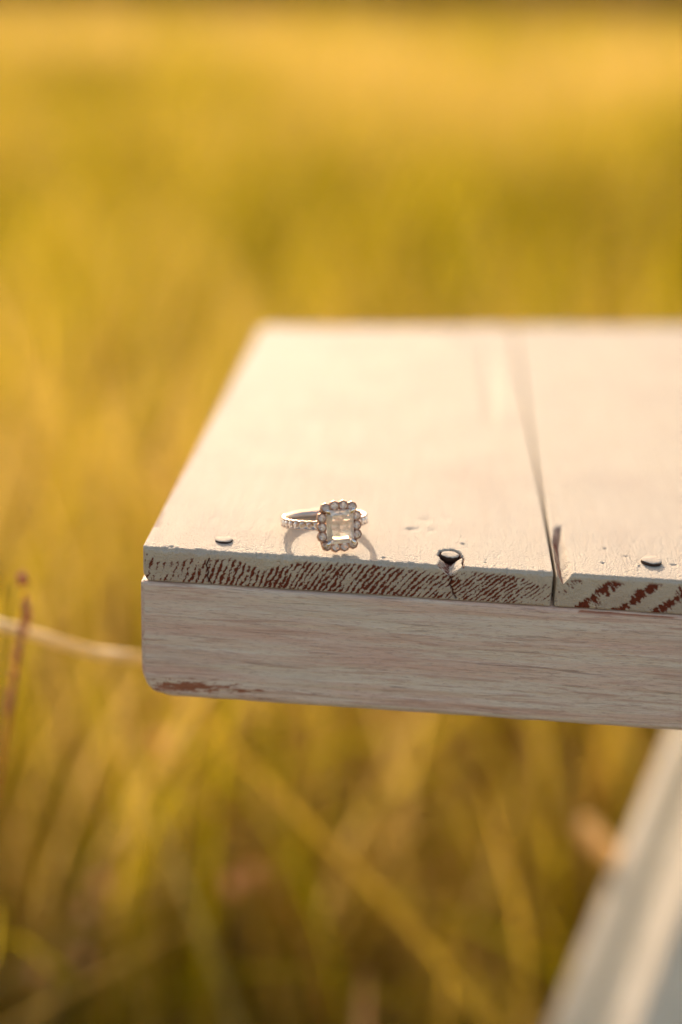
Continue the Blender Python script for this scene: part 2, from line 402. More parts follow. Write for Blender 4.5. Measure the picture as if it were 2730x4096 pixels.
def make_plank(idx, x0, x1, dense):
    stx = .16 if dense else 1.5
    if dense and x1 > 140: xs = cat(lin(x0, x0+48, stx), lin(x0+48, x1, 1.0))
    elif dense: xs = lin(x0, x1, stx)
    else: xs = lin(x0, x1, 1.5)
    L_ = 215.0
    if dense: ys = cat(lin(0, 15, .19), lin(15, 32, .4), lin(32, 70, 1.6), lin(70, L_-12, 6), lin(L_-12, L_, 1))
    else: ys = cat(lin(0, 2, .4), lin(2, L_-2, 8), lin(L_-2, L_, .5))
    zs = cat(lin(-TH, 0, .17 if dense else .8), np.array([-TH+.15, -.15]))
    V, F = box_grid(xs, ys, zs)
    P = V.copy()
    P = round_all(P, (x0, 0, -TH), (x1, L_, 0), .55 if idx else .45)
    round_corner(P, 1, 2, .95, -.95, -1, 1, .95)
    if idx == 0:
        round_corner(P, 0, 2, x0+1.7, -TH+1.7, -1, -1, 1.7)
        round_corner(P, 0, 1, x0+8, L_-8, -1, 1, 8)
        round_corner(P, 0, 1, x0+1.6, 1.6, -1, -1, 1.6)
    x, y, z = P.T.copy()
    frontness = np.clip(1-y/1.2, 0, 1)*(np.abs(V[:, 1]) < 1e-6)
    isfront = V[:, 1] < 1e-6
    wear_shade = np.zeros(len(P))
    if dense:
        wf = stripes(x, z, idx)
        thin = .13*sstep(1.0, 5.5, -z)*(1+.9*fbm(x*.6, z*.9, 0, 63, 3))      # thin paint towards the lower edge
        wear_shade = np.where(isfront, np.maximum(wf, np.clip(thin, 0, .3)), 0)
        # the rubbed grain lies a little below the paint
        P[:, 1] += np.where(isfront, wf*.11 + .05*fbm(x*2, z*2, 0, 61, 2), 0)
        # uneven, chipped arris between top and front
        edge = np.exp(-(np.maximum(y, 0)/.9)**2)*np.exp(-(np.minimum(z, 0)/.7)**2)
        if idx == 0:
            ch = np.maximum(0, fbm(x*1.1, 5, 0, 71, 3)-.05)*1.3+.16*np.abs(noise(x*3.1, 1, 0, 77))
            for cx, ww, dd in ((7.6, .5, .9), (12.7, .9, 1.1), (27.5, .8, .8), (31, .5, .7), (38, .7, .8), (53.4, .6, .9), (86.6, .8, .6)):
                ch = ch+dd*np.exp(-((x-cx)/ww)**2)
        else:
            ch = .12*np.abs(noise(x*2.4, 1, 0, 78))+.05
        P[:, 2] -= edge*ch*.55
        P[:, 1] += edge*ch*.45
    y = P[:, 1]; x = P[:, 0]
    # ends cut askew: stretch along y
    P[:, 1] = np.where(y > 30, 30+(y-30)*(BACK(x)-30)/(L_-30), y)
    top = (V[:, 2] > -1e-6)
    if dense: # gentle waviness of the painted top
        P[:, 2] += np.where(top, .10*fbm(x*.12, P[:, 1]*.03, 0, 81, 2)+.035*fbm(x*.9, P[:, 1]*.5, 0, 82, 2)*(y < 80)
                            + (.045*noise(x*2.1, P[:, 1]*1.9, 0, 84)+.030*noise(x*3.6, P[:, 1]*3.0, 0, 85))*np.clip((46-y)/26, 0, 1), 0)
    if dense:                    # paint rubbed off along the far edge and the left edge
        rb = (BACK(x)-P[:, 1])
        wear_shade = np.maximum(wear_shade, top*np.clip(1.0*(1-sstep(2.5, 6.0, rb+2.2*fbm(x*.09, 2, 0, 88, 3))), 0, 1)*(x > 6))
        if idx == 0: wear_shade = np.maximum(wear_shade, top*(y > 12)*.45*(1-sstep(.3, 1.5, x+.8*fbm(3, y*.12, 0, 89, 3))))
    if idx == 0 and dense:
        near = y < 14
        # crater round the sunk nail and the chip that runs from it to the edge
        nx, ny = 66.8, 6.7
        d = np.hypot((x-nx), (y-ny)*.85)
        cr = np.where(y < ny, 1.9, 1.1)*(1-sstep(2.1, 2.9, d+.35*fbm(x*1.4, y*1.4, 0, 91, 2)))
        cx = np.interp(y, [0, 6], [66.7, 66.9]); hw = np.interp(y, [-1, 0, 3, 6], [2.9, 2.85, 2.5, 2.2])
        ridge = 1-np.abs(x-cx)/hw
        vd = np.maximum(0, ridge)*np.interp(y, [-.5, 0, 2, 5, 7.5], [2.5, 2.35, 1.9, 1.25, 0])
        vd = vd*(1+.16*fbm(x*3, y*3, 0, 92, 2))
        cut = np.where(near, np.maximum(cr, vd), 0)
        P[:, 2] = np.where(P[:, 2] > -TH+1, np.minimum(P[:, 2], -cut), P[:, 2])
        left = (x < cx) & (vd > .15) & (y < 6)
        wear_shade = np.where(left & top, np.clip(.35+.55*sstep(-.2, .3, fbm(x*2.2, y*2.2, 0, 94, 2)), 0, 1), wear_shade)  # left chip wall: bare wood brown that also paints in its shade
        wear_shade = np.where(top & (cr > .5) & near, .9, wear_shade)
        crk = np.exp(-((x-69.7-.15*noise(y*1.2, 4, 0, 5))/.14)**2)*(y < 6.5)*top
        P[:, 2] -= crk*.9; wear_shade = np.maximum(wear_shade, np.clip(crk*1.5, 0, 1))
        # the split below the nail
        pth = np.interp(-z, [2.0, 3.2, 4.2, 5.2, 6.4, 7.2], [66.8, 67.4, 67.0, 67.7, 67.9, 68.6])
        sp = np.exp(-((x-pth)/.17)**2)*(z < -2)*(z > -7.4)*isfront
        p2 = np.interp(-z, [1.6, 3.4, 5.0, 6.0, 7.8], [14.8, 14.1, 14.6, 14.3, 15.3])
        sp = np.maximum(sp, np.exp(-((x-p2)/.14)**2)*(z < -1.7)*isfront)
        P[:, 1] += sp*.9; wear_shade = np.maximum(wear_shade, np.clip(sp*1.4, 0, 1))
        # small pits in the top
        for px_, py_, pr, pd in ((57.7, 20.5, .9, .45), (59.2, 20.8, .7, .25), (62.6, 20.5, .8, .22), (69.7, 13.5, .45, .4), (52.5, 2.6, .35, .5), (6.3, 1.4, .4, .5), (61, 27, 1.6, .25), (66, 29, 1.4, .2), (74.5, 3.5, .22, .4), (74.6, 5.0, .2, .35)):
            P[:, 2] -= np.where(top, pd*np.exp(-((x-px_)**2+(y-py_)**2)/pr**2), 0)
        # shallow worn hollow near the back of the right side
        gr = np.exp(-((x-(79.5+(P[:, 1]-110)*-.012))/1.7)**2)*sstep(105, 125, P[:, 1])*(1-sstep(190, 205, P[:, 1]))
        P[:, 2] -= np.where(top, .8*gr, 0)
    if idx == 1 and dense:
        # V-shaped gouge along the left edge, deepest at the front
        dp = np.interp(y, [-.5, 0, 12, 18, 25, 29], [2.7, 2.6, 2.2, 1.8, 1.2, 0])
        ax_ = np.interp(y, [0, 12, 18, 27], [91.15, 91.15, 91.3, 92.4])+.15*noise(y*.5, 3, 0, 96)
        lw = np.interp(y, [0, 28], [1.4, 1.5]); rw = np.interp(y, [0, 14, 28], [1.9, 1.5, .6])
        v = np.where(x < ax_, 1-(ax_-x)/lw*.85, 1-(x-ax_)/rw)
        cut = np.maximum(0, v)*dp
        P[:, 2] = np.where((z > -TH+1), np.minimum(P[:, 2], -cut), P[:, 2])
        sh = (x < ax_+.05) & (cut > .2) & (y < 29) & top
        wear_shade = np.where(sh, .50+.45*sstep(-.1, .4, fbm(x*5, y*.25, 0, 97, 2)), wear_shade)  # shade of the gouge's left wall put into the colour as brown
        for px_, py_, pr, pd in ((105.8, 12, .35, .3), (101.5, 16, .4, .35), (100.2, 7.4, .4, .35), (115.4, 9, .35, .5), (116.1, 9.1, .35, .4), (108, 7.0, .3, .3)):
            P[:, 2] -= np.where(top, pd*np.exp(-((x-px_)**2+(y-py_)**2)/pr**2), 0)
    return put('plank', P, F, M_plank, wear_shade=wear_shade)

PW = 88.9
edges = [(0, 88.95), (89.75, 178.6), (179.5, 268.2), (269.0, 357.8), (358.7, 447.5)]
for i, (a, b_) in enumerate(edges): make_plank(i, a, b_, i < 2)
RIGHT = edges[-1][1]

def make_rail(y0, y1, zt, zb, dense, slant=0.0):
    x0, x1 = -.55, RIGHT-1
    xs = cat(lin(x0, x0+12, .3), lin(x0+12, 135, .6), lin(135, x1, 6)) if dense else cat(lin(x0, x0+12, .6), lin(x0+12, x1, 8))
    ys = cat(lin(y0, y0+2.5, .3), lin(y0+2.5, y1-2.5, 3), lin(y1-2.5, y1, .5))
    zs = cat(lin(zb, zb+10, .35), lin(zb+10, zt, .6))
    V, F = box_grid(xs, ys, zs); P = round_all(V.copy(), (x0, y0, zb), (x1, y1, zt), .9)
    round_corner(P, 0, 2, x0+7.2, zb+7.2, -1, -1, 7.2)
    round_corner(P, 0, 2, x0+.9, zt-.9, -1, 1, .9)
    round_corner(P, 1, 2, y0+2.2, zb+2.2, -1, -1, 2.2)
    round_corner(P, 0, 1, x0+1.5, y0+1.5, -1, -1, 1.5)
    x, y, z = P.T.copy()
    wear_shade = np.zeros(len(P))
    if dense:
        dn = z-zb
        # rubbed paint along the bottom edge near the corner
        band = np.exp(-((dn-3.2-.01*(x-8))/1.5)**2)
        env = np.interp(x, [1, 3, 5, 12, 17, 22, 30], [0, .7, .95, .85, .80, .6, 0])
        wear_shade = sstep(.05, .32, band*env+.75*fbm(x*.5, z*3.0, 0, 131, 4)*(env > 0)-.36)*(env > 0)*sstep(.0, .3, band)
        wear_shade = np.maximum(wear_shade, .95*np.exp(-(((x-5.5)/2.3)**2+((dn-2.5)/.8)**2)*1.2))
        for cx, cz, rx, rz in ((26.6, 1.3, 1.0, .22), (28.2, 1.35, .8, .14), (16.0, 5.6, .9, .16), (11, 5.4, .7, .2)):
            wear_shade = np.maximum(wear_shade, .9*np.exp(-((x-cx)/rx)**2-((dn-cz)/rz)**2))
        # torn strip under the second plank
        st = np.exp(-((z-zt+.5+.012*(x-96))/.35)**2)*sstep(93, 97, x)*(1-sstep(112, 120, x))
        wear_shade = np.maximum(wear_shade, sstep(.35, .6, st+.2*fbm(x*.6, z*4, 0, 133, 2)))
        P[:, 1] += np.where(V[:, 1] < y0+1e-6, .22*fbm(x*.05, z*.7, 0, 135, 3)+wear_shade*.12, 0)
        P[:, 2] += np.where(V[:, 2] > zt-1e-6, -.15-.12*fbm(x*.25, 1, 0, 137, 2), 0)
        P[:, 2] += np.where(V[:, 2] < zb+1e-6, .12*fbm(x*.2, 2, 0, 138, 2), 0)
    P[:, 1] += slant*P[:, 0]
    return put('rail', P, F, M_rail, wear_shade=wear_shade)
make_rail(-.1, 18.5, -TH-.05, -36.6, True)
make_rail(194, 212, -TH-.05, -36.6, False, .245)

# ---- nails
def nail(cx, cy, r, top, thick, tilt_x, tilt_y, seed, pmat, mat_side=M_rust):
    ns, rings = 40, [(0, .10), (.35, .09), (.7, .05), (.9, 0), (.98, -.12), (1.0, -.35), (.99, -thick), (.35, -thick-.05), (.3, -thick-4.0)]
    V, F, mi = [(0, 0, .1)], [], []
    g = np.random.default_rng(seed)
    for k, (rr, z) in enumerate(rings[1:]):
        for j in range(ns):
            a = 2*PI*j/ns; q = r*rr*(1+.05*noise(math.cos(a)*2, math.sin(a)*2, seed)*(rr > .3))
            V.append((q*math.cos(a), q*math.sin(a), z+.10*float(noise(q*math.cos(a)*2, q*math.sin(a)*2, seed, 5))*(k < 4)))
    for j in range(ns):
        F.append((0, 1+j, 1+(j+1) % ns)); mi.append(0)
    for k in range(len(rings)-2):
        for j in range(ns):
            a, b = 1+k*ns+j, 1+k*ns+(j+1) % ns
            F.append((a, a+ns, b+ns, b)); mi.append(0 if k < 3 else 1)
    Mx = Matrix.Rotation(tilt_x, 4, 'X') @ Matrix.Rotation(tilt_y, 4, 'Y')
    V = [tuple(Mx @ Vector(v)+Vector((cx, cy, top))) for v in V]
    return put('nail', V, F, [pmat, mat_side], mi=mi)
n1 = nail(17.0, 6.7, 1.95, .42, .55, R(-3), R(-2), 1, M_paint); n1['label'] = 'flat nail head near the left corner, slightly raised'
n2 = nail(110.9, 9.3, 2.25, .75, .75, R(-2), R(1), 2, M_paint); n2['label'] = 'raised nail head in the right plank'
n3 = nail(66.9, 7.3, 1.95, -.12, 1.3, R(-1), R(2), 3, M_paint); n3['label'] = 'nail head sunk in a chipped hollow'
for i in (2, 3, 4):
    a, b_ = edges[i]; nail((a+b_)/2-20, 8.5, 2.1, .3, .6, 0, 0, 5+i, M_paint); nail((a+b_)/2+22, 9, 2.1, .3, .6, 0, 0, 9+i, M_paint)
for i in range(5):
    a, b_ = edges[i]; yb = BACK((a+b_)/2)-11; nail(a+20, yb, 2.1, .3, .6, 0, 0, 15+i, M_paint); nail(b_-20, yb, 2.1, .3, .6, 0, 0, 25+i, M_paint)

# ---- splayed legs
def leg(ptop, pbot, wx, wy, rot):
    ptop, pbot = Vector(ptop), Vector(pbot)
    xs = cat(lin(-wx/2, wx/2, 4)); ys = cat(lin(-wy/2, wy/2, 4)); zs = lin(0, 1, .04)
    xs = cat(xs, np.array([-wx/2+1, wx/2-1, -wx/2+2, wx/2-2])); ys = cat(ys, np.array([-wy/2+1, wy/2-1, -wy/2+2, wy/2-2]))
    V, F = box_grid(xs, ys, zs*100)
    P = V.copy()
    for sx in (-1, 1):
        for sy in (-1, 1): round_corner(P, 0, 1, sx*(wx/2-3), sy*(wy/2-3), sx, sy, 3)
    t = P[:, 2]/100
    c, s = math.cos(rot), math.sin(rot)
    k = 1-.12*t
    X = (P[:, 0]*c-P[:, 1]*s)*k; Y = (P[:, 0]*s+P[:, 1]*c)*k
    Q = np.c_[X+ptop.x+(pbot.x-ptop.x)*t, Y+ptop.y+(pbot.y-ptop.y)*t, ptop.z+(pbot.z-ptop.z)*t]
    return put('leg', Q, F, M_leg)
M_leg = mat_simple('white_leg_paint', (0.80, 0.785, 0.74), .4, scale=60)
LEGB = -TOP*1000+2
def lx(z, x1, z1, x2, z2): return x1+(z-z1)*(x2-x1)/(z2-z1)
# left end: two legs seen one behind the other
leg((lx(-9, 158.8, -148.4, 128.5, -287.7)+20.5, 196, -9), (lx(LEGB, 158.8, -148.4, 128.5, -287.7)+20.5, 220, LEGB), 34, 22, 0)
leg((lx(-9, 176, -132, 150, -262)+6, 165, -9), (lx(LEGB, 176, -132, 150, -262)+2, 130, LEGB), 26, 34, R(4))
leg((330, 172, -9), (395, 196, LEGB), 38, 20, 0)
leg((330, 60, -9), (395, 30, LEGB), 30, 24, 0)

# ------------------------------------------------------------------ the ring
def mat_metal(nm='white_gold', col=(0.86, 0.80, 0.74, 1)):
    m, t, b = new_mat(nm)
    o = coords(t, (1, 1, 1))
    b.inputs['Base Color'].default_value = col; b.inputs['Metallic'].default_value = 1
    L(t, ramp(t, noise_n(t, o, 900, 3), [(.3, (.10, .10, .10)), (.8, (.26, .26, .26))]), b.inputs['Roughness'])
    return m
def mat_gem(name, tint, rough, trans, ior):
    m, t, b = new_mat(name)
    o = coords(t, (1, 1, 1))
    c = mix(t, noise_n(t, o, 1500, 2), tint, tuple(min(1, x*1.08) for x in tint))
    L(t, c, b.inputs['Base Color']); b.inputs['Roughness'].default_value = rough
    b.inputs['Transmission Weight'].default_value = trans; b.inputs['IOR'].default_value = ior
    return m
M_metal = mat_metal()
M_dark = mat_simple('oxidised_gold', (0.20, 0.11, 0.08), .35, .8, scale=900, bm=0)
M_pave = mat_gem('small_stone', (1.0, 0.80, 0.72), .0, .78, 1.9)
M_gem = mat_gem('clear_stone', (1.0, 0.92, 0.87), .0, .78, 1.95)
M_floor = mat_simple('setting_floor', (0.70, 0.56, 0.48), .4, scale=900, bm=0)
M_band = mat_metal('band_metal', (0.74, 0.61, 0.54, 1))
M_rose = mat_metal('halo_metal', (0.52, 0.35, 0.28, 1))

n20, tau = R(21.3), R(13.5)
Cc = Vector((38.45, 14.9, 3.24))
nrm = Vector((math.sin(n20)*math.cos(tau), -math.cos(n20)*math.cos(tau), math.sin(tau)))     # out of the head
vup = Vector((-math.sin(n20)*math.sin(tau), math.cos(n20)*math.sin(tau), math.cos(tau)))
uri = vup.cross(nrm)*-1
if uri.x < 0: uri = -uri
# ring space: X = u (right), Y = n (towards the viewer), Z = v (up); band circle in XY round the origin
ringM = Matrix(((uri.x, nrm.x, vup.x, 0), (uri.y, nrm.y, vup.y, 0), (uri.z, nrm.z, vup.z, 0), (0, 0, 0, 1)))
ring = bpy.data.objects.new('ring', None); COL.objects.link(ring)
ring['label'] = 'ring with a clear rectangular stone haloed by small stones, on the bench corner'
ring['category'] = 'ring'
ring.matrix_world = Matrix.Translation(W(Cc)) @ ringM @ Matrix.Diagonal((1, 1, 1, 1))

FLIP = ringM.determinant() < 0
def rput(name, V, F, mat, smooth=True, parent=None, mi=None):
    V = np.asarray(V, float)*mm
    if isinstance(F, np.ndarray): F = F[:, ::-1] if FLIP else F
    elif FLIP: F = [tuple(reversed(q)) for q in F]
    me = mesh(name, V, F, smooth, mi)
    return link(name, me, mat, parent or ring)

class MB:
    def __init__(s): s.v, s.f, s.m = [], [], []
    def add(s, V, F, m=0):
        b = len(s.v); s.v += [tuple(x) for x in V]; s.f += [tuple(i+b for i in q) for q in F]; s.m += [m]*len(F)
    def sphere(s, c, r, sc_=(1, 1, 1), nu=10, nv=6):
        V, F = [], []
        for i in range(nv+1):
            th = PI*i/nv
            for j in range(nu):
                a = 2*PI*j/nu
                V.append((c[0]+r*sc_[0]*math.sin(th)*math.cos(a), c[1]+r*sc_[1]*math.sin(th)*math.sin(a), c[2]+r*sc_[2]*math.cos(th)))
        for i in range(nv):
            for j in range(nu):
                a, b = i*nu+j, i*nu+(j+1) % nu
                F.append((a, a+nu, b+nu, b))
        s.add(V, F)
    def lathe(s, c, X, Y, Z, prof, ns=20, rad=lambda a: 1.0, m=0, close=True):
        """prof: list of (radius, height along Z); closed loop when close."""
        V, F = [], []; c = Vector(c)
        for (r, h) in prof:
            for j in range(ns):
                a = 2*PI*j/ns; q = r*rad(a)
                V.append(tuple(c+X*(q*math.cos(a))+Y*(q*math.sin(a))+Z*h))
        n = len(prof)
        for i in range(n if close else n-1):
            for j in range(ns):
                a, b = i*ns+j, i*ns+(j+1) % ns; a2, b2 = ((i+1) % n)*ns+j, ((i+1) % n)*ns+(j+1) % ns
                F.append((a, a2, b2, b))
        s.add(V, F, m)

EX, EY, EZ = Vector((1, 0, 0)), Vector((0, 1, 0)), Vector((0, 0, 1))
# band: scalloped strip round the Z axis
def band():
    ns, b = 260, MB()
    V, F = [], []
    prof = [(-1.05, 9.15), (-.97, 9.55), (-.74, 9.62), (-.64, 9.38), (.64, 9.38), (.74, 9.62), (.97, 9.55), (1.05, 9.15), (.9, 8.7), (-.9, 8.7)]
    for j in range(ns):
        a = 2*PI*j/ns
        k = math.cos(a*34)
        ang_from_head = abs((a-PI/2+PI) % (2*PI)-PI)
        sc_ = 1 if ang_from_head < R(125) else 0
        for (z, r) in prof:
            q = r+(.09*k*sc_ if abs(z) > .7 and r > 9.3 else 0)
            zz = z+(.10*k*sc_*(1 if z > 0 else -1) if r > 9.1 and abs(z) > .8 else 0)
            if not sc_ and abs(z) < .7 and r > 9: q = 9.58
            V.append((q*math.cos(a), q*math.sin(a), zz))
    n = len(prof)
    for j in range(ns):
        for i in range(n):
            a, c = j*n+i, j*n+(i+1) % n; a2, c2 = ((j+1) % ns)*n+i, ((j+1) % ns)*n+(i+1) % n
            F.append((a, c, c2, a2))
    b.add(V, F)
    for j in range(34):          # beads between the stones, on both rims
        a = 2*PI*(j+.5)/34
        if abs((a-PI/2+PI) % (2*PI)-PI) < R(122):
            for z in (-.82, .82): b.sphere((9.62*math.cos(a), 9.62*math.sin(a), z), .25, nu=8, nv=5)
    rput('band', b.v, b.f, M_band)
band()

def brilliant(c, X, Y, Z, r, rot=0.0):
    """Round brilliant: table, crown and pavilion facets."""
    c = Vector(c); n = 8
    V = []
    for rr, h, o, m in ((.50, .40, 0, n), (.80, .22, .5, n), (1, .03, 0, 2*n), (1, -.03, 0, 2*n), (.0, -.85, 0, 1)):
        for j in range(m):
            a = 2*PI*(j+o)/m+rot; V.append(tuple(c+(X*math.cos(a)+Y*math.sin(a))*(r*rr)+Z*(r*h)))
    F = [tuple(range(n))]
    for j in range(n):
        t0, t1 = j, (j+1) % n; m0 = n+j; mp = n+(j-1) % n
        g0, g1, g2 = 2*n+2*j, 2*n+2*j+1, 2*n+(2*j+2) % (2*n)
        F += [(t0, m0, t1), (t0, mp, g0), (t0, g0, m0), (m0, g0, g1), (m0, g1, g2)]
    for j in range(2*n):
        a, b = 2*n+j, 2*n+(j+1) % (2*n); F.append((a, a+2*n, b+2*n, b)); F.append((a+2*n, 6*n, b+2*n))
    return V, F

# stones of the band
for j in range(34):
    a = 2*PI*j/34; d = abs((a-PI/2+PI) % (2*PI)-PI)
    if R(24) < d < R(122):
        Z = Vector((math.cos(a), math.sin(a), 0)); X = Vector((-math.sin(a), math.cos(a), 0))
        V, F = brilliant(Z*9.52, X, EZ, Z, .76, .2*j)
        rput('band_stone', V, F, M_pave, False)

# halo
HY = 11.6
halo = [(-1.0, 4.5), (1.0, 4.5), (-1.0, -4.5), (1.0, -4.5), (-2.95, 4.1), (2.95, 4.1), (-2.95, -4.1), (2.95, -4.1),
        (-3.9, 2.05), (3.9, 2.05), (-3.9, -2.05), (3.9, -2.05), (-3.9, 0), (3.9, 0)]
for hx, hz in halo:
    b = MB(); c = (hx, HY, hz)
    octo = lambda a: 1+.045*math.cos(8*a)
    b.lathe(c, EX, EZ, EY, [(.80, -.10), (.84, .12), (.93, .20), (1.04, .14), (1.17, -.15), (1.20, -.6), (1.06, -1.05), (.80, -1.05), (.78, -.5)], 32, octo, 0)
    for q in range(4):           # grains that hold the stone
        a = PI/4+q*PI/2
        b.sphere((hx+.84*math.cos(a), HY+.20, hz+.84*math.sin(a)), .17, nu=7, nv=4)
        b.m += [0]*(len(b.f)-len(b.m))
    o = rput('bezel', b.v, b.f, [M_rose, M_dark], True, mi=b.m)
    V, F = brilliant(c, EX, EZ, EY, .84, random.uniform(0, 1))
    rput('halo_stone', V, F, M_pave, False)

# gallery: plate behind the stones, walls, and shoulders that meet the band
b = MB()
def rr_loop(hw, hh, rad, y, n=8):
    pts = []
    for (sx, sz, a0) in ((1, 1, 0), (-1, 1, 90), (-1, -1, 180), (1, -1, 270)):
        for k in range(n+1):
            a = R(a0+90*k/n); pts.append((sx*(hw-rad)+rad*math.cos(a), y, sz*(hh-rad)+rad*math.sin(a)))
    return pts
def loft(loops, cap=True):
    n = len(loops[0]); V = [p for l in loops for p in l]; F = []
    for i in range(len(loops)-1):
        for j in range(n):
            a, c = i*n+j, i*n+(j+1) % n; F.append((a, c, c+n, a+n))
    if cap: F.append(tuple(range(n))[::-1]); F.append(tuple((len(loops)-1)*n+j for j in range(n)))
    return V, F
V, F = loft([rr_loop(3.4, 4.0, 1.2, 9.3), rr_loop(3.75, 4.35, 1.4, 9.3), rr_loop(4.2, 4.8, 1.6, 10.55), rr_loop(3.3, 3.95, 1.0, 10.8), rr_loop(3.05, 3.7, .9, 11.2), rr_loop(2.95, 3.6, .9, 11.0), rr_loop(3.2, 3.8, 1.2, 10.4), rr_loop(3.4, 4.0, 1.2, 9.3)], False)
b.add(V, F)
for sx in (-1, 1):               # struts from the shoulders of the band up to the frame
    for sz in (-1, 1):
        v_, f_ = loft([[(sx*2.4+.28*math.cos(2*PI*k/8), 8.9, sz*.7+.28*math.sin(2*PI*k/8)) for k in range(8)], [(sx*3.5+.28*math.cos(2*PI*k/8), 10.2, sz*3.8+.28*math.sin(2*PI*k/8)) for k in range(8)]])
        b.add(v_, f_)
rput('gallery', b.v, b.f, M_rose)

# centre stone: rectangular cut with clipped corners
def oct_loop(hw, hh, cc, y):
    return [(hw-cc, y, hh), (-(hw-cc), y, hh), (-hw, y, hh-cc), (-hw, y, -(hh-cc)), (-(hw-cc), y, -hh), (hw-cc, y, -hh), (hw, y, -(hh-cc)), (hw, y, hh-cc)]
def centre_stone():
    """Table, two crown steps, girdle, then a pavilion cut into triangles that meet at a short keel."""
    L3 = [oct_loop(2.11, 2.60, .45, HY+1.12), oct_loop(2.65, 3.23, .62, HY+.86), oct_loop(3.08, 3.71, .75, HY+.48), oct_loop(3.08, 3.71, .75, HY+.36)]
    V = [p for l in L3 for p in l]; F = [tuple(range(8))]
    for i in range(3):
        for j in range(8): a, c = i*8+j, i*8+(j+1) % 8; F.append((a, a+8, c+8, c))
    g = 24; m = len(V)
    mids = []
    for j in range(8):               # middle ring of pavilion points, one below each girdle side
        p, q = Vector(V[g+j]), Vector(V[g+(j+1) % 8]); c = (p+q)/2
        mids.append(len(V)); V.append((c.x*.62, HY-.42, c.z*.62))
    k0 = len(V); V.append((0, HY-1.0, .7)); V.append((0, HY-1.0, -.7))
    for j in range(8):
        p, q = g+j, g+(j+1) % 8; F.append((p, mids[j], q))
        F.append((q, mids[j], mids[(j+1) % 8]))
        a, b_ = mids[j], mids[(j+1) % 8]
        za, zb_ = V[a][2], V[b_][2]
        k = k0 if (za+zb_) > .01 else k0+1
        F.append((a, k, b_))
        if abs(za) < .01 : F.append((a, k0, k0+1) if V[a][0] < 0 else (a, k0+1, k0))
    me_ = bpy.data.meshes.new('t'); me_.from_pydata(V, [], F)
    import bmesh
    bm = bmesh.new(); bm.from_mesh(me_); bmesh.ops.recalc_face_normals(bm, faces=bm.faces); bm.to_mesh(me_); bm.free()
    F = [tuple(p.vertices) for p in me_.polygons]; bpy.data.meshes.remove(me_)
    return V, (F if not FLIP else [tuple(reversed(q)) for q in F])
V, F = centre_stone()
me_o = rput('centre_stone', V, F, M_gem, False)
# claws
for sx in (-1, 1):
    for sz in (-1, 1):
        b = MB(); cx, cz = sx*2.72, sz*3.35
        d = Vector((-sx*.62, 0, -sz*.78))
        prof = [(0, -.62, .18), (.12, -.35, .45), (.32, 0, .62), (.40, .30, .50), (.22, .62, .2), (0, .72, .1)]
        t2 = Vector((d.z, 0, -d.x)); V, F = [], []
        prof = [(.02, .80), (.20, .52), (.40, .15), (.50, -.25), (.44, -.60), (.14, -.82)]
        ns = 10
        for (rr, along) in prof:
            for j in range(ns):
                a = 2*PI*j/ns
                V.append(tuple(Vector((cx, HY+1.06, cz))+d*along+t2*(rr*math.cos(a))+EY*(rr*.75*math.sin(a))))
        for i in range(len(prof)-1):
            for j in range(ns):
                a, c = i*ns+j, i*ns+(j+1) % ns; F.append((a, a+ns, c+ns, c))
        b.add(V, F)
        b.lathe((cx+sx*.15, HY, cz+sz*.15), EX, EZ, EY, [(.28, -1.2), (.30, .9)], 10, close=False)
        rput('claw', b.v, b.f, M_metal)

# ------------------------------------------------------------------ single stalks and blades that stand out
def tube(path, radii, ns=8):
    P = [Vector(q) for q in path]; V, F = [], []
    for i, q in enumerate(P):
        t = (P[min(i+1, len(P)-1)]-P[max(i-1, 0)]).normalized()
        a = t.cross(Vector((0, 1, 0.2))).normalized(); b = t.cross(a)
        for j in range(ns):
            an = 2*PI*j/ns; V.append(tuple(q+a*(radii[i]*math.cos(an))+b*(radii[i]*math.sin(an))))
    for i in range(len(P)-1):
        for j in range(ns):
            x, y = i*ns+j, i*ns+(j+1) % ns; F.append((x, y, y+ns, x+ns))
    return V, F
def spline(pts, n=28):
    pts = [Vector(q) for q in pts]; pts = [pts[0]*2-pts[1]]+pts+[pts[-1]*2-pts[-2]]
    out = []
    for i in range(1, len(pts)-2):
        for k in range(n//(len(pts)-3)+1):
            t = k/(n//(len(pts)-3)+1); a, b, c, d = pts[i-1:i+3]
            out.append(.5*((2*b)+(c-a)*t+(2*a-5*b+4*c-d)*t*t+(3*b-a-3*c+d)*t**3))
    out.append(pts[-2]); return out
def ribbon(path, wid, nrm_):
    V, F = [], []; n = len(path); nrm_ = Vector(nrm_)
    for i, q in enumerate(path):
        t = (path[min(i+1, n-1)]-path[max(i-1, 0)]).normalized(); s = t.cross(nrm_).normalized()
        k = i/(n-1); ww = wid*.5*(1 if k < .5 else max(.04, 1-(k-.5)**1.5*2.7))
        V += [tuple(q-s*ww), tuple(q+nrm_*ww*.25), tuple(q+s*ww)]
    for i in range(n-1):
        a = i*3; F += [(a, a+1, a+4, a+3), (a+1, a+2, a+5, a+4)]
    return V, F
def seed_mesh(parts):
    b = MB()
    for c, r, d in parts:
        b.sphere(c, r, (1, 1, d), 8, 6)
    return b.v, b.f
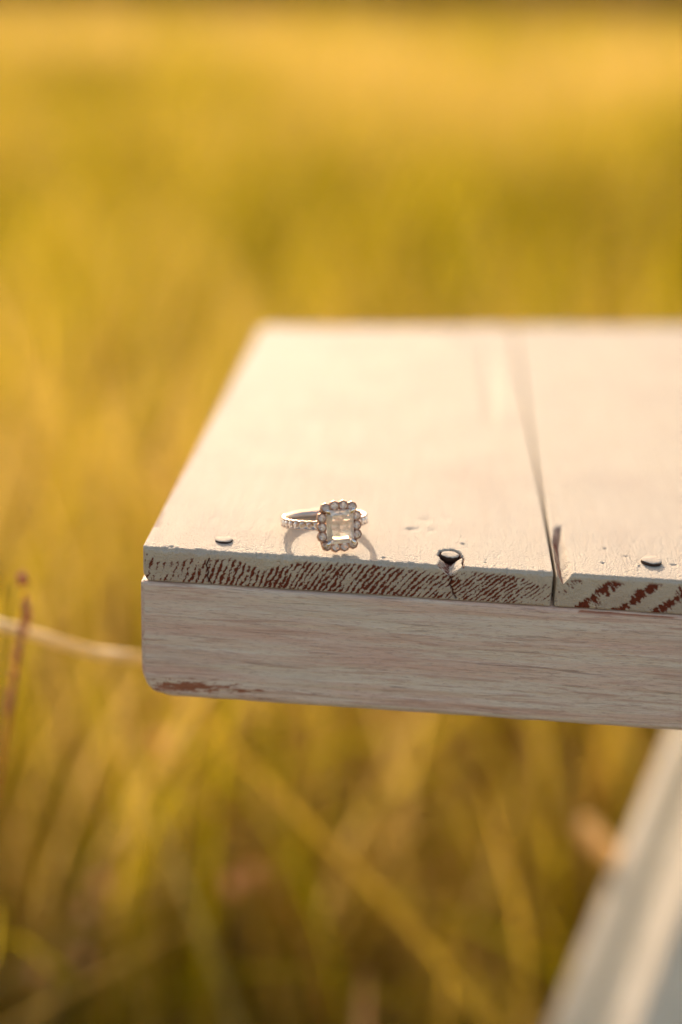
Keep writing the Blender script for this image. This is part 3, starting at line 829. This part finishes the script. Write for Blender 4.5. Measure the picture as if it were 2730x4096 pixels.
def gmat(name, col, gloss=.1, trans=.4):
    m = bpy.data.materials.new(name); m.use_nodes = True; t = m.node_tree; t.nodes.clear()
    out = N(t, 'ShaderNodeOutputMaterial'); o = coords(t, (1, 1, 1))
    c = mix(t, noise_n(t, o, 120, 3), tuple(x*.8 for x in col), tuple(min(1, x*1.2) for x in col))
    d = N(t, 'ShaderNodeBsdfDiffuse'); tr = N(t, 'ShaderNodeBsdfTranslucent'); gl = N(t, 'ShaderNodeBsdfGlossy')
    L(t, c, d.inputs[0]); L(t, c, tr.inputs[0]); gl.inputs['Roughness'].default_value = .3
    m1 = N(t, 'ShaderNodeMixShader'); m1.inputs[0].default_value = trans; L(t, d.outputs[0], m1.inputs[1]); L(t, tr.outputs[0], m1.inputs[2])
    m2 = N(t, 'ShaderNodeMixShader'); m2.inputs[0].default_value = gloss; L(t, m1.outputs[0], m2.inputs[1]); L(t, gl.outputs[0], m2.inputs[2])
    L(t, m2.outputs[0], out.inputs[0]); return m
M_straw = gmat('pale_straw', (0.90, 0.72, 0.40), .12, .45)
M_olive = gmat('olive_stem', (0.33, 0.27, 0.08), .08)
M_gold = gmat('golden_blade', (0.58, 0.36, 0.06), .08, .6)
M_amber = gmat('amber_stem', (0.40, 0.27, 0.03), .06, .55)
M_red = gmat('red_seed', (0.62, 0.22, 0.12), .15, .35)
M_pink = gmat('pink_seed', (0.95, 0.55, 0.30), .06, .5)
M_peach = gmat('peach_seed', (1.0, 0.72, 0.38), .06, .55)

def gobj(name, V, F, mat, parent=None, **kw):
    V = np.asarray(V, float)*mm; V[:, 2] += TOP
    return link(name, mesh(name, V, F), mat, parent, **kw)

def root_of(x, y, **kw):
    return (x, y, -TOP*1000+1)

# long straw that arches past the corner and runs down behind the bench
pth = spline([(-310, 80, -448), (-285, 70, -250), (-205, 62, -70), (-120, 62, -40), (-52, 60, -51), (-29, 64, -59), (-13, 72, -65), (-15, 120, -97), (-22, 178, -136)], 60)
V, F = tube(pth, [1.6*(1-.35*abs(i/(len(pth)-1)-.5)) for i in range(len(pth))])
gobj('grass_straw', V, F, M_straw, label='long pale straw crossing left of the bench corner and vanishing behind it', cat='grass stalk')
pth = spline([(160, 225, -448), (120, 208, -324), (95, 200, -281), (67, 200, -245), (49, 200, -225), (23, 200, -199), (1, 200, -176), (-24, 196, -147), (-56, 180, -112)], 48)
V, F = ribbon(pth, 3.0, Vector((.1, -1, .25)).normalized())
gobj('grass_straw', V, F, M_amber, label='blurred golden stem slanting from under the bench corner down to the right', cat='grass stalk')

# stalk with red seeds at the left
st = bpy.data.objects.new('seed_stalk', None); COL.objects.link(st); st.location = W((-90, 82, -449))
st['label'] = 'upright olive grass stalk with red seeds crossing in front of the pale straw at left'; st['category'] = 'grass stalk'
def child_world(o, parent):
    o.parent = parent; o.matrix_parent_inverse = Matrix.Translation(-parent.location)
pth = spline([(-90, 82, -447), (-70, 76, -190), (-59, 70, -96), (-51.5, 62, -58), (-47, 58, -38)], 30)
V, F = tube(pth, [.95*(1-.6*i/(len(pth)-1)) for i in range(len(pth))]); child_world(gobj('stem', V, F, M_olive), st)
seeds = [(-44, 57, -35.5, 1.5), (-43.5, 57, -43.5, 1.3), (-43.0, 57, -46.5, 1.2), (-44.5, 57.5, -49.5, 1.3), (-45.5, 58, -53, 1.2), (-46.5, 58, -56.5, 1.4), (-47.5, 58, -60, 1.2),
         (-49, 60, -66, 1.2), (-49.8, 60, -71, 1.3), (-50.2, 60, -74, 1.5), (-55.5, 60, -71, 1.5), (-50.8, 60, -77, 1.3)]
for (x, y, z, r) in seeds:
    V, F = seed_mesh([((x, y, z), r, 1.5)]); child_world(gobj('seed', V, F, M_red), st)
V, F = tube(spline([(-43.4, 57, -40), (-45.8, 58, -56), (-50.5, 60, -78), (-58, 66, -110)], 14), [.45]*20 if False else [.45]*len(spline([(-43.4, 57, -40), (-45.8, 58, -56), (-50.5, 60, -78), (-58, 66, -110)], 14)))
child_world(gobj('twig', V, F, M_red), st)

# leaning stem with a seed tip, below the corner
def seeded_stem(path, rad, mat, tip, tipr, smat, label):
    e = bpy.data.objects.new('grass_stalk', None); COL.objects.link(e); e.location = W(path[0]); e['label'] = label; e['category'] = 'grass stalk'
    p_ = spline(path, 30); V, F = tube(p_, [rad*(1-.5*i/(len(p_)-1)) for i in range(len(p_))], 6); child_world(gobj('stem', V, F, mat), e)
    for c in tip:
        V, F = seed_mesh([(c, tipr, 1.3)]); child_world(gobj('seed', V, F, smat), e)
seeded_stem([(60, 240, -448), (27, 228, -292), (1, 225, -238), (-22, 225, -205), (-40, 225, -184)], 1.7, M_gold, [(-41, 225, -181)], 3.2, M_pink, 'leaning golden stem with a pink seed tip below the bench corner')
seeded_stem([(165, 235, -448), (160, 228, -300), (148, 225, -222)], 1.2, M_straw, [(137, 225, -209), (140, 225, -212), (143, 225, -215), (147, 225, -218)], 4.2, M_peach, 'stem with a pale peach seed head glowing beside the white leg')
seeded_stem([(-20, 240, -448), (-12, 228, -300), (-8, 225, -250)], 1.1, M_olive, [(-10, 225, -249), (-1, 225, -243)], 3.6, M_pink, 'stem with two round pinkish seeds low in the middle of the grass')
seeded_stem([(-90, 240, -448), (-78, 228, -300), (-72, 225, -262)], 1.1, M_olive, [(-67, 225, -253), (-74, 225, -268)], 3.4, M_pink, 'stem with dull pink seeds low at the left')
seeded_stem([(-100, 240, -448), (-90, 228, -330), (-86, 225, -298)], 1.1, M_olive, [(-76, 225, -293), (-96, 225, -303)], 3.4, M_pink, 'stem with pale round seeds at the bottom left corner')
def blade_obj(path, wid, mat, label, nv=(0.15, -1, .1)):
    p_ = spline(path, 26); V, F = ribbon(p_, wid, Vector(nv).normalized())
    gobj('tall_grass', V, F, mat, label=label, cat='tall grass', kind='thing', group='single broad grass blades behind the bench')
blade_obj([(122, 240, -447), (119, 230, -310), (113, 225, -258), (96, 225, -200), (92, 225, -190)], 3.4, M_amber, 'broad orange blade standing upright right of the middle, left of the white leg')
blade_obj([(86, 240, -447), (85, 230, -320), (82, 225, -236)], 3.8, M_amber, 'short broad golden blade just left of the tall orange one')
blade_obj([(46, 240, -447), (48, 230, -360), (49, 225, -285)], 6.0, M_pink, 'stubby pinkish blade at the bottom middle')
blade_obj([(-190, 260, -447), (-176, 230, -330), (-150, 200, -230), (-132, 190, -185)], 4.5, M_gold, 'yellow blade rising at the far left edge')
blade_obj([(20, 230, -447), (-2, 215, -330), (-28, 205, -235), (-46, 200, -180)], 3.2, M_olive, 'thin olive blade leaning left below the bench corner')
blade_obj([(160, 420, -447), (168, 410, -300), (172, 400, -190)], 7.0, M_gold, 'yellow blade rising under the rail close to the white leg')
